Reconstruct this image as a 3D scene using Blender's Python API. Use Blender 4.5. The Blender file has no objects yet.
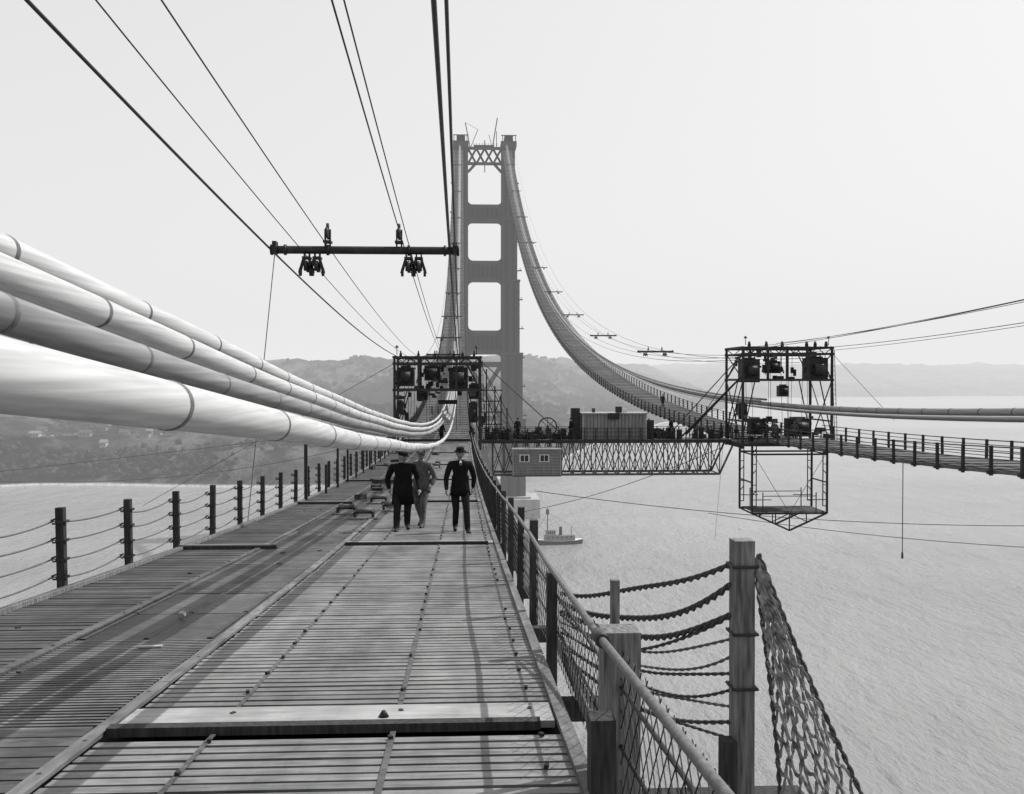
import bpy, bmesh, math, random
from mathutils import Vector, Matrix, noise
random.seed(7)
scene=bpy.context.scene
K=0.000544; Y0=80.0
def par(y): return K*(y-Y0)**2
DK=76.87
def D(y): return DK+par(y)

# ---------------------------------------------------------------- materials
def new_mat(name):
    m=bpy.data.materials.new(name); m.use_nodes=True
    nt=m.node_tree; b=nt.nodes['Principled BSDF']
    return m,nt,b
def g(v): return (v,v,v,1)
def noisemat(name,lo,hi,rough=0.8,scale=(1,1,1),nscale=5,detail=5,island=0.0,bump=0.0,bdist=0.01,metal=0.0,spec=0.3,c0=0.3,c1=0.7,stain=0.0):
    m,nt,b=new_mat(name); N=nt.nodes; L=nt.links
    tc=N.new('ShaderNodeNewGeometry'); mp=N.new('ShaderNodeMapping'); mp.inputs['Scale'].default_value=scale
    L.new(tc.outputs['Position'],mp.inputs['Vector'])
    nz=N.new('ShaderNodeTexNoise'); nz.inputs['Scale'].default_value=nscale; nz.inputs['Detail'].default_value=detail
    L.new(mp.outputs[0],nz.inputs['Vector'])
    cr=N.new('ShaderNodeValToRGB'); cr.color_ramp.elements[0].position=c0; cr.color_ramp.elements[1].position=c1
    cr.color_ramp.elements[0].color=g(lo); cr.color_ramp.elements[1].color=g(hi)
    L.new(nz.outputs['Fac'],cr.inputs['Fac'])
    out=cr.outputs['Color']
    if island>0:
        mr=N.new('ShaderNodeMapRange'); mr.inputs['To Min'].default_value=1-island; mr.inputs['To Max'].default_value=1+island
        L.new(tc.outputs['Random Per Island'],mr.inputs['Value'])
        vm=N.new('ShaderNodeVectorMath'); vm.operation='SCALE'
        L.new(out,vm.inputs[0]); L.new(mr.outputs[0],vm.inputs['Scale']); out=vm.outputs[0]
    if stain>0:
        n2=N.new('ShaderNodeTexNoise'); n2.inputs['Scale'].default_value=1.1; n2.inputs['Detail'].default_value=6; n2.inputs['Roughness'].default_value=.65
        mp2=N.new('ShaderNodeMapping'); mp2.inputs['Scale'].default_value=(1.6,.5,1); L.new(tc.outputs['Position'],mp2.inputs[0]); L.new(mp2.outputs[0],n2.inputs['Vector'])
        mr=N.new('ShaderNodeMapRange'); mr.inputs['From Min'].default_value=.36; mr.inputs['From Max'].default_value=.62; mr.inputs['To Min'].default_value=1-stain; mr.inputs['To Max'].default_value=1+stain*.3
        L.new(n2.outputs['Fac'],mr.inputs[0]); vm=N.new('ShaderNodeVectorMath'); vm.operation='SCALE'
        L.new(out,vm.inputs[0]); L.new(mr.outputs[0],vm.inputs['Scale']); out=vm.outputs[0]
    L.new(out,b.inputs['Base Color'])
    b.inputs['Roughness'].default_value=rough; b.inputs['Metallic'].default_value=metal
    b.inputs['Specular IOR Level'].default_value=spec
    if bump>0:
        bp=N.new('ShaderNodeBump'); bp.inputs['Strength'].default_value=bump; bp.inputs['Distance'].default_value=bdist
        L.new(nz.outputs['Fac'],bp.inputs['Height']); L.new(bp.outputs[0],b.inputs['Normal'])
    return m
M={}
M['slat']=noisemat('deck_slat_wood',0.12,0.25,0.5,(1.2,12,12),3,6,0.14,0.4,0.004,stain=.4)
M['slat_d']=noisemat('deck_slat_dark_shaded_wood',0.03,0.085,0.65,(1.2,12,12),3,6,0.3,0.4,0.004,stain=.4)  # dark wood, lowered further so the colour carries the deck shadow
M['slat_m']=noisemat('deck_slat_mid_shaded_wood',0.045,0.11,0.6,(2,6,6),3,6,0.25,0.4,0.004,stain=.4)  # mid-tone wood, deck shadow also mixed into its colour
M['slat_n']=noisemat('grating_slat',0.10,0.18,0.6,(2,6,6),3,6,0.2,0.4,0.004,stain=.5)
M['plate']=noisemat('worn_plank',0.22,0.36,0.5,(1.5,8,8),2,6,0.12,0.4,0.004,stain=.25)
M['strip']=noisemat('worn_batten',0.10,0.20,0.7,(8,1.5,8),2,6,0.2,0.4,0.004,stain=.4)
M['under']=noisemat('deck_mesh_and_gap_shade',0.006,0.02,0.9,nscale=20)  # wire mesh as a solid sheet, shadow in the gaps put into its colour
M['timber']=noisemat('weathered_timber',0.05,0.22,0.85,(14,14,1.4),3,6,0.15,0.6,0.006)
M['timber_d']=noisemat('dark_timber',0.015,0.05,0.85,(14,14,1.4),3,6,0.2,0.6,0.006)
M['steel']=noisemat('painted_steel_dark',0.012,0.03,0.6,nscale=6,island=0.2)
M['steel_m']=noisemat('steel_grey',0.045,0.10,0.6,nscale=3,island=0.25)
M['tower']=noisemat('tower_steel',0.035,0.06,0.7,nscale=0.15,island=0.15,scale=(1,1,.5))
M['tower_r']=noisemat('tower_steel_recess_shade',0.012,0.022,0.8,nscale=0.2)  # darker copy of the tower steel, shade of grooves and recesses painted in
M['conc']=noisemat('concrete',0.25,0.42,0.9,nscale=0.3)
M['wire']=noisemat('wire_rope_dark',0.008,0.022,0.5,nscale=30)
M['wire_l']=noisemat('wire_rope_grey',0.07,0.15,0.5,nscale=30)
M['strand']=noisemat('galvanized_wire_strand',0.36,0.56,0.42,(60,0.8,60),1.0,5,0.0,0.3,0.002,0.15,0.5)
M['strand_g']=noisemat('grey_wire_strand',0.14,0.27,0.5,(40,0.5,40),1.0,4,0.0,0.25,0.002,0.15,0.5)  # darker grey tone for some strands and the main cable
M['band']=noisemat('seizing_band',0.07,0.14,0.5,nscale=40)
M['rope']=noisemat('manila_rope_tarred',0.02,0.08,0.9,nscale=60,bump=.6,bdist=.004)
M['net']=noisemat('manila_net_rope',0.06,0.30,0.9,nscale=25,bump=.6,bdist=.004,island=.3)  # rope colour with sunlit flecks of the twist painted in
M['chain']=noisemat('rusty_chain',0.05,0.14,0.6,nscale=60)
M['shed']=noisemat('shed_boards',0.13,0.22,0.8,(4,4,.6),2,4)
M['glass']=noisemat('dark_window',0.02,0.03,0.15)
M['white']=noisemat('white_paint',0.5,0.7,0.6,nscale=1)
M['wall']=noisemat('pale_wall',0.14,0.4,0.8,nscale=.02,island=.4)
M['tree']=noisemat('tree_foliage',0.015,0.05,1,nscale=.4,island=.5,spec=0)
M['coat']=noisemat('dark_suit_cloth',0.006,0.014,0.95,nscale=30,bump=.3,spec=.1)
M['coat2']=noisemat('grey_work_cloth',0.05,0.12,0.95,nscale=12,bump=.4,bdist=.01)
M['trou']=noisemat('dark_trousers',0.010,0.022,0.95,nscale=25,bump=.3,spec=.1)
M['skin']=noisemat('skin',0.16,0.24,0.6,nscale=20)
M['shirt']=noisemat('white_shirt',0.5,0.65,0.8,nscale=20)
M['black']=noisemat('black_leather',0.01,0.02,0.4,nscale=20)
M['hair']=noisemat('dark_hair',0.01,0.03,0.7,nscale=50)

# ---------------------------------------------------------------- mesh builder
class MB:
    def __init__(s): s.v=[];s.f=[];s.m=[];s.mats=[];s.sm=[]
    def mi(s,k):
        if k not in s.mats: s.mats.append(k)
        return s.mats.index(k)
    def box(s,c,sz,mat,rz=0.0,slope=0.0):
        i=len(s.v); cx,cy,cz=c; hx,hy,hz=sz[0]/2,sz[1]/2,sz[2]/2
        ca,sa=math.cos(rz),math.sin(rz)
        for dz in(-hz,hz):
            for dx,dy in((-hx,-hy),(hx,-hy),(hx,hy),(-hx,hy)):
                s.v.append((cx+dx*ca-dy*sa,cy+dx*sa+dy*ca,cz+dz+dy*slope))
        for q in((0,3,2,1),(4,5,6,7),(0,1,5,4),(1,2,6,5),(2,3,7,6),(3,0,4,7)):
            s.f.append(tuple(i+a for a in q)); s.m.append(s.mi(mat)); s.sm.append(False)
    def beam(s,p,q,w,h,mat):
        p=Vector(p);q=Vector(q);d=(q-p)
        if d.length<1e-6:return
        d.normalize(); up=Vector((0,0,1))
        if abs(d.z)>0.99: up=Vector((0,1,0))
        x=d.cross(up).normalized(); z=x.cross(d).normalized()
        i=len(s.v)
        for o in(p,q):
            for a,b in((-1,-1),(1,-1),(1,1),(-1,1)):
                s.v.append(tuple(o+x*(a*w/2)+z*(b*h/2)))
        for f in((0,1,2,3),(7,6,5,4),(0,4,5,1),(1,5,6,2),(2,6,7,3),(3,7,4,0)):
            s.f.append(tuple(i+a for a in f)); s.m.append(s.mi(mat)); s.sm.append(False)
    def tube(s,pts,r,n,mat,cap=True):
        pts=[Vector(p) for p in pts]; i0=len(s.v); k=len(pts)
        rr=r if isinstance(r,(list,tuple)) else [r]*k
        for j,p in enumerate(pts):
            d=(pts[min(j+1,k-1)]-pts[max(j-1,0)]).normalized()
            up=Vector((0,0,1)) if abs(d.z)<0.95 else Vector((0,1,0))
            x=d.cross(up).normalized(); z=x.cross(d).normalized()
            for a in range(n):
                t=2*math.pi*a/n
                s.v.append(tuple(p+x*(math.cos(t)*rr[j])+z*(math.sin(t)*rr[j])))
        mi=s.mi(mat)
        for j in range(k-1):
            for a in range(n):
                b=(a+1)%n
                s.f.append((i0+j*n+a,i0+j*n+b,i0+(j+1)*n+b,i0+(j+1)*n+a)); s.m.append(mi); s.sm.append(n>5)
        if cap:
            s.f.append(tuple(i0+a for a in range(n))[::-1]); s.m.append(mi); s.sm.append(False)
            s.f.append(tuple(i0+(k-1)*n+a for a in range(n))); s.m.append(mi); s.sm.append(False)
    def poly(s,pts,mat):
        i=len(s.v); s.v+= [tuple(p) for p in pts]; s.f.append(tuple(range(i,i+len(pts)))); s.m.append(s.mi(mat)); s.sm.append(False)
    def prism(s,pts,d,mat):
        n=len(pts); i=len(s.v); d=Vector(d)
        s.v+=[tuple(Vector(p)) for p in pts]+[tuple(Vector(p)+d) for p in pts]
        mi=s.mi(mat)
        fs=[tuple(range(i,i+n))[::-1],tuple(range(i+n,i+2*n))]+[(i+a,i+(a+1)%n,i+n+(a+1)%n,i+n+a) for a in range(n)]
        for f in fs: s.f.append(f); s.m.append(mi); s.sm.append(False)
    def rev(s,prof,c,n,mat,sx=1,sy=1):
        i=len(s.v); k=len(prof); mi=s.mi(mat)
        for r,z in prof:
            for a in range(n):
                t=2*math.pi*a/n; s.v.append((c[0]+math.cos(t)*r*sx,c[1]+math.sin(t)*r*sy,c[2]+z))
        for j in range(k-1):
            for a in range(n):
                b=(a+1)%n; s.f.append((i+j*n+a,i+j*n+b,i+(j+1)*n+b,i+(j+1)*n+a)); s.m.append(mi); s.sm.append(True)
    def build(s,name,parent=None):
        me=bpy.data.meshes.new(name); me.from_pydata(s.v,[],s.f)
        for k in s.mats: me.materials.append(M[k])
        me.polygons.foreach_set('material_index',s.m); me.polygons.foreach_set('use_smooth',s.sm)
        me.update(); ob=bpy.data.objects.new(name,me); scene.collection.objects.link(ob)
        if parent: ob.parent=parent
        return ob
def empty(name,loc=(0,0,0)):
    e=bpy.data.objects.new(name,None); e.location=loc; scene.collection.objects.link(e); return e
def crv(lat,off,y0,y1,n,dx=0):
    return [(lat+dx,y0+(y1-y0)*i/n,off+par(y0+(y1-y0)*i/n)) for i in range(n+1)]

# ---------------------------------------------------------------- catwalk deck (near, ours)
YT=588
deck=empty('catwalk')
b=MB()
SL=lambda y:2*K*(y-Y0)
beams=[6.1,18.3,30.5,42.7,54.9,67.1]
y=-6.0
while y<78:
    if any(-0.1<y-bb<0.55 for bb in beams): y+=0.135; continue
    b.box((-0.77+random.uniform(-.012,.012),y,D(y)-0.02+random.uniform(-.003,.003)),(2.74,0.098,0.04),'slat',random.uniform(-.002,.002),SL(y))
    y+=0.135
y=-6.0
while y<78:
    b.box((-4.28+random.uniform(-.02,.02),y,D(y)-0.02+random.uniform(-.004,.004)),(1.3,0.105,0.04),'slat_d',random.uniform(-.003,.003),SL(y)); y+=0.135
y=-6.0
while y<78:
    seg=int((y+6)/3.05)%4
    if seg==1:
        b.box((-2.92,y+0.74,D(y+.74)-0.024),(1.26,1.50,0.03),'slat_m',0,SL(y))
        for xx in (-3.5,-2.92,-2.34): b.box((xx,y+.74,D(y+.74)-.002),(.05,1.48,.02),'slat_d',0,SL(y))
        y+=1.525
    elif seg==3:
        b.box((-2.92+random.uniform(-.01,.01),y+.1,D(y+.1)-0.02),(1.28,0.18,0.04),'slat_m',random.uniform(-.004,.004),SL(y)); y+=0.2033
    else:
        b.box((-2.93+random.uniform(-.01,.01),y,D(y)-0.02),(1.28,0.038,0.04),'slat_n',0,SL(y)); y+=0.07625
b.build('cross_slats',deck)
b=MB()
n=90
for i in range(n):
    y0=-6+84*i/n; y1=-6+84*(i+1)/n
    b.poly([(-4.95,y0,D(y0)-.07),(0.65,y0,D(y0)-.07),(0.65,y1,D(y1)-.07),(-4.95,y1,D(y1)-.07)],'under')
for lat,w,hh,mt in((-2.2,.09,.025,'strip'),(-3.6,.09,.02,'slat_m'),(0.63,.08,.04,'strip'),(-4.96,.1,.05,'timber'),(-0.42,.035,.006,'slat_m'),(-1.5,.03,.005,'slat_m')):
    y=-6.0
    while y<78:
        l=random.choice([3.05,3.66]); 
        for q in range(3):
            ya=y+l*q/3; yb=y+l*(q+1)/3-(0.012 if q==2 else 0)
            b.beam((lat,ya,D(ya)+hh/2+.002),(lat,yb,D(yb)+hh/2+.002),w,hh,mt)
        y+=l
for lat in(-4.8,-2.9,-1.0,0.6):
    b.tube(crv(lat,DK-.2,-6,78,40),.03,6,'wire')
for yb in[-5+3.05*i for i in range(27)]:
    b.beam((-5.3,yb,D(yb)-.17),(1.0,yb,D(yb)-.17),.12,.15,'timber_d')
b.build('stringers',deck)
b=MB()
for bb in beams:
    b.box((-0.83,bb,D(bb)+.025),(2.62,.085,.055),'timber_d')
    b.box((-0.78,bb+.31,D(bb+.31)-.002),(2.72,.46,.045),'plate',0,SL(bb))
    b.box((-4.15,bb-.5,D(bb-.5)+.03),(1.7,.10,.07),'timber_d')
    b.box((-4.15,bb-.42,D(bb-.42)+.04),(1.72,.04,.07),'plate')
for lat in(-0.42,-1.5,-2.2,0.45,-3.6):
    y=1.0
    while y<60:
        if random.random()<.75:
            b.box((lat+random.uniform(-.02,.02),y,D(y)+.018),(.024,.035,.02),'steel',random.uniform(-.5,.5))
        y+=0.61
for i in range(16):
    y=3+random.random()**1.5*45; x=random.uniform(-4.8,.5)
    b.box((x,y,D(y)+.010),(random.uniform(.03,.10),random.uniform(.02,.04),.012),random.choice(['steel','timber_d','slat_m']),random.uniform(-1,1),SL(y))
b.box((-2.75,8.9,D(8.9)+.012),(.2,.07,.012),'plate',.05,SL(9))
b.tube([(-2.9,10.4,D(10.4)+.03),(-2.9,10.46,D(10.4)+.05)],.035,10,'plate')
b.tube([(-.5,6.33,D(6.3)+.022),(-.5,6.33,D(6.3)+.06)],[.035,.012],8,'steel')
b.build('cross_battens_and_cleats',deck)
def farwalk(parent,xl,xr,y0,y1,sm='slat_m',dz=0.0):
    b=MB(); n=int((y1-y0)/2.5)
    DD=lambda y:D(y)+dz
    for i in range(n):
        ya=y0+(y1-y0)*i/n; yb=y0+(y1-y0)*(i+.72)/n
        b.prism([(xl,ya,DD(ya)),(xr,ya,DD(ya)),(xr,yb,DD(yb)),(xl,yb,DD(yb))],(0,0,-.06),sm)
    for i in range(n):
        ya=y0+(y1-y0)*i/n; yb=y0+(y1-y0)*(i+1)/n
        for xx in (xl,(xl+xr)/2,xr):
            b.beam((xx,ya,DD(ya)-.13),(xx,yb,DD(yb)-.13),.14,.14,'steel_m')
        b.beam((xl-.3,ya,DD(ya)-.15),(xr+.3,ya,DD(ya)-.15),.16,.16,'timber_d')
        for xx in(xl-.12,xr+.12):
            b.beam((xx,ya,DD(ya)-.3),(xx+random.uniform(-.03,.03),ya,DD(ya)+1.05),.13,.13,'timber_d')
    b.build('deck_span',parent)
    b=MB()
    for xx in(xl-.12,xr+.12):
        for h in(.15,.45,.75,1.0):
            b.tube(crv(xx,DK+dz+h,y0,y1,n),.022 if h<1 else .03,4,'wire')
    b.build('side_ropes',parent)
farwalk(deck,-4.9,0.65,84,YT)

# ---------------------------------------------------------------- left rope railing
b=MB()
ys=[12.9-2.53*7+2.53*i for i in range(33)]
for y in ys:
    z=D(y); j=random.uniform(-.02,.02)
    b.beam((-5.08,y,z-.35),(-5.08+j,y+random.uniform(-.02,.02),z+1.02+random.uniform(-.02,.02)),.10,.10,'timber_d')
    b.beam((-5.02,y,z-.3),(-4.6,y,z-.3),.08,.08,'timber_d')
    for h in(.15,.38,.62,.86):
        b.tube([(-5.13,y,z+h-.03),(-5.2,y,z+h-.035),(-5.22,y,z+h+.01),(-5.16,y,z+h+.03)],.013,5,'steel')
        b.box((-5.08,y,z+h),(.13,.13,.03),'steel')
for i in range(len(ys)-1):
    for h in(.15,.38,.62,.86):
        p=[];sg=random.uniform(.05,.12)
        for k in range(11):
            t=k/10; y=ys[i]*(1-t)+ys[i+1]*t; s=4*t*(1-t)
            p.append((-5.2-s*.05,y,D(y)+h-s*sg))
        b.tube(p,.012,5,'wire_l')
b.build('rope_railing')

# ---------------------------------------------------------------- right railing
b=MB()
yr=[3.2-5.06+2.53*i for i in range(2)]+[8.35,10.5]+[12.95+2.53*i for i in range(26)]
for y in yr:
    z=D(y); h=1.0 if y>9 else .70
    b.beam((.755,y,z-.35),(.755+random.uniform(-.01,.015),y,z+h),.085,.10,'timber_d')
b.build('railing_posts')
b=MB()
p=[(.76,-3,D(-3)+.74),(.75,0,D(0)+.73),(.725,2.8,D(2.8)+.73),(.685,4.93,D(4.93)+.77),(.70,8.3,D(8.3)+.80),(.70,10.5,D(10.5)+.88)]
p+=[(.70,y,D(y)+.93-.02*(i%2)) for i,y in enumerate(yr[5:])]
b.tube(p,.020,10,'wire_l')
b.tube([(.687,4.83,D(4.83)+.765),(.684,4.98,D(4.98)+.775)],.036,10,'steel_m')
for h in(.2,.5):
    b.tube([(.80,y,D(y)+h) for y in yr],.012,6,'wire')
b.build('hand_rope')
b=MB()
def meshp(y,h): return (.79+.012*math.sin(y*1.7),y,D(y)+h)
P=.16; H=.70; N=int(52/P)
for i in range(-5,N):
    y0=-2+i*P
    for sgn in(1,-1):
        a=(y0 if sgn>0 else y0+H*1.0); c=(y0+H*1.0 if sgn>0 else y0)
        b.tube([meshp(a,-.05),meshp((a+c)/2,H/2),meshp(c,H)],.0034 if y0<12 else .005,3,'wire',False)
b.build('wire_mesh_fence')

# near timbers and outrigger with ropes
b=MB()
b.beam((.80,5.05,D(5.05)-.9),(.805,5.05,D(5.05)+.79),.19,.19,'timber')
b.build('timber_post')
b=MB()
b.beam((.675,4.75,D(4.75)-.9),(.67,4.75,D(4.75)+.42),.12,.15,'timber_d'); b.build('timber_post')
b=MB()
b.beam((.815,5.27,D(5.1)-.2),(.815,5.27,D(5.1)+1.0),.045,.05,'timber'); b.build('timber_stake')
b=MB()
b.beam((1.545,5.4,79.0),(1.54,5.4,81.11),.11,.12,'timber')
b.beam((1.455,5.36,79.0),(1.455,5.36,80.02),.08,.10,'timber_d')
for h in (80.97,80.6,80.3):
    b.tube([(1.475,5.33,h),(1.61,5.33,h),(1.61,5.47,h),(1.475,5.47,h),(1.475,5.33,h)],.009,5,'steel')
b.build('outrigger_post')
b=MB()
b.beam((.4,5.46,79.62),(1.9,5.46,79.62),.12,.14,'timber_d')
b.beam((.85,5.25,79.80),(.82,8.35,79.78),.05,.12,'timber')
b.build('outrigger_beam')
b=MB()
def twist(p,q,sag,r,mat,out=0.0):
    p=Vector(p);q=Vector(q); L=(q-p).length; n=int(L/.02)
    for ph in(0,math.pi):
        pts=[]
        for k in range(n+1):
            t=k/n; c=p.lerp(q,t); s=4*t*(1-t); c.z-=s*sag; c.x+=s*out; c.z+=.012*math.sin(t*9+sag*50)
            a=k*.02/.10*2*math.pi*.5+ph
            d=(q-p).normalized(); x=d.cross(Vector((0,0,1))).normalized(); z=x.cross(d)
            pts.append(c+x*(math.cos(a)*r*.62)+z*(math.sin(a)*r*.62))
        b.tube(pts,r*.72,5,mat)
tops=[(80.98,80.19,.07,.015,'rope'),(80.86,80.13,.18,.018,'rope'),(80.68,80.05,.16,.018,'rope'),(80.70,80.0,.24,.010,'rope'),(80.55,79.95,.14,.008,'chain'),(80.47,79.9,.2,.008,'chain'),
(80.36,79.86,.13,.009,'rope'),(80.27,79.8,.18,.009,'rope'),(80.18,79.74,.12,.008,'chain'),(80.08,79.70,.16,.011,'rope'),(80.0,79.66,.12,.008,'rope')]
for zt,zl,sg,r,mt in tops:
    twist((1.50,5.42,zt),(.83,8.3,zl),sg,r,mt,random.uniform(0,.06))
b.build('sagging_side_ropes')
b=MB()
def netp(u,v):
    Lp=Vector((1.60,5.36,81.0)).lerp(Vector((1.66,4.7,78.9)),v)
    Rp=Vector((1.615,5.34,81.04)).lerp(Vector((2.36,4.75,78.95)),v)
    q=Lp.lerp(Rp,u); q.x+=.035*math.sin(v*6+u*4)*v; q.y-=.14*math.sin(u*math.pi)*v; return q
def roped(pts,r,mat):
    for ph in(0,math.pi):
        o=[]; acc=0
        for k,p in enumerate(pts):
            d=(pts[min(k+1,len(pts)-1)]-pts[max(k-1,0)]).normalized()
            if k: acc+=(p-pts[k-1]).length
            x=d.cross(Vector((0,1,0.1))).normalized(); z=x.cross(d); a=acc/.07*math.pi+ph
            o.append(p+x*(math.cos(a)*r*.6)+z*(math.sin(a)*r*.6))
        b.tube(o,r*.7,5,mat)
nu=5; KT=13
for i in range(-KT,nu+1):
    for sg in(1,-1):
        pts=[]; rp=random.uniform(-.02,.02)
        for k in range(141):
            v=k/140; t=(i+.0)/nu+v*KT/nu
            u=t if sg>0 else 1-t
            if -0.001<=u<=1.001:
                vv=min(1,max(0,v+.012*math.sin(u*nu*6.28)))
                pts.append(netp(u,vv)+Vector((rp*v,rp*math.sin(v*9)*.7,random.uniform(-.002,.002))))
        if len(pts)>3: roped(pts,.0085,'net')
for u in (.2,.4,.6,.8):
    roped([netp(u+.02*math.sin(k/6+u*9),k/110) for k in range(111)],.007,'net')
roped([netp(0,k/110) for k in range(111)],.011,'rope'); roped([netp(1,k/110) for k in range(111)],.012,'rope')
b.build('safety_net')

# ---------------------------------------------------------------- cable strands
for (lat,off,r,ph,mt) in((-1.60,79.27,.058,.2,'strand'),(-1.76,79.13,.056,.9,'strand_g'),(-1.43,79.11,.060,.5,'strand'),(-1.31,78.95,.058,.75,'strand_g'),(-1.50,78.93,.056,.1,'strand'),(-0.74,78.665,.062,.52,'strand')):
    b=MB()
    pts=[(x+.004*math.sin(y*1.1+ph*5),y,z+.005*math.sin(y*.9+ph*9)) for x,y,z in crv(lat,off,-4,78,160)]+crv(lat,off,80,YT,70)
    b.tube(pts,r,28,mt)
    y=-3.5+ph
    while y<60:
        yy=y+random.uniform(-.12,.12)
        z=off+par(yy)+.005*math.sin(yy*.9+ph*9); s=SL(yy); x=lat+.004*math.sin(yy*1.1+ph*5)
        b.tube([(x,yy-.017,z-.017*s),(x,yy-.011,z-.011*s),(x,yy+.011,z+.011*s),(x,yy+.017,z+.017*s)],[r+.0003,r+.0026,r+.0026,r+.0003],28,'band',False)
        y+=1.38
    b.build('cable_strand')
b=MB()
for q in((-1.3,79.35),(-1.15,79.1),(-1.0,78.95)):
    b.tube(crv(q[0],q[1],70,YT,120),.13,10,'strand_g')
b.build('cable_bundle')

# right main cable
b=MB()
b.tube(crv(26.3,79.75,-60,YT,150),.20,16,'strand_g'); 
b.tube(crv(26.0,80.15,84,YT,120),.10,8,'strand_g'); b.tube(crv(25.5,80.0,84,YT,120),.09,8,'strand_g')
b.tube(crv(26.9,79.35,-60,YT,150),.10,10,'strand_g')
b.tube(crv(25.9,79.5,-60,YT,150),.07,10,'strand')
b.build('main_cable')
b=MB()
y=-50
while y<580:
    z=79.75+par(y); s=SL(y)
    b.tube([(26.3,y-.04,z-.04*s),(26.3,y+.04,z+.04*s)],.215,16,'band'); y+=3.1 if y<90 else 6
b.build('cable_bands')

rc=empty('catwalk')
farwalk(rc,23.9,28.9,-60,79,'slat_d',.32)
farwalk(rc,23.6,28.9,84.3,YT,'slat_d')

# ---------------------------------------------------------------- overhead tramway wires
b=MB()
for lat,off,r in((-4.77,83.58,.026),(-4.03,83.6,.011),(-3.31,83.6,.012),(-1.44,83.62,.013),(-1.30,83.6,.011),(-.31,83.6,.033),(-.17,83.6,.024)):
    b.tube(crv(lat,off,-12,80,90),r,6,'wire')
    b.tube(crv(lat,off,80,YT-2,90),r*1.3,5,'wire')
b.build('tramway_wires')
b=MB()
for lat,off,r in((22.9,84.3,.02),(24.2,84.6,.018),(26.2,84.9,.018),(29.8,84.5,.022),(28.2,84.1,.016)):
    b.tube(crv(lat,off,-60,82,60),r,5,'wire'); b.tube(crv(lat,off-.8,82,YT-2,90),r*1.3,5,'wire')
b.build('tramway_wires')

def sheave(b,x,y,z,up):
    s=1 if up else -1
    b.box((x-.06,y,z+s*.22),(.035,.12,.42),'steel'); b.box((x+.06,y,z+s*.22),(.035,.12,.42),'steel')
    for yy in(-.16,.16):
        b.tube([(x-.035,y+yy,z+s*.33),(x+.035,y+yy,z+s*.33)],.13,12,'steel')
    b.box((x,y,z+s*.12),(.2,.34,.05),'steel')
    if up: b.tube([(x-.03,y,z+.5),(x+.03,y,z+.5)],.09,10,'steel')
    else:
        for q in(-1,1):
            b.beam((x+q*.05,y-.1,z-.1),(x+q*.17,y-.1,z-.5),.07,.07,'steel'); b.tube([(x+q*.15-.03,y-.1,z-.48),(x+q*.15+.03,y-.1,z-.48)],.10,10,'steel')
def crossarm(xc,y,zb,wid=4.7,near=False):
    b=MB(); x0=xc-wid/2; x1=xc+wid/2
    r=.10 if near else .13
    b.tube([(x0,y,zb),(x0+.3,y,zb),(x1-.3,y,zb),(x1,y,zb)],r,10,'steel')
    for x in(x0+.02,x0+.35,x0+1.4,x1-1.25,x1-.35,x1-.02):
        b.tube([(x-.03,y,zb),(x+.03,y,zb)],r+.035,10,'steel')
    for f,up in((.19,False),(.245,False),(.30,True),(.68,True),(.73,False),(.785,False)):
        sheave(b,x0+wid*f,y,zb+(.08 if up else -.08),up)
    for x in(x0+.1,x1-.1):
        b.box((x,y,zb+.05),(.1,.3,.3),'steel')
    if near:
        b.tube([(x0+.1,y,zb),(-5.3,y-.2,D(y)-.2)],.012,5,'wire_l')
    b.build('tramway_crossarm')
crossarm(-2.40,25,85.18,4.65,True)
for y in range(134,560,50):
    crossarm(-2.43,y,83.55+par(y)); crossarm(26.2,y,84.0+par(y),4.9)

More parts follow.
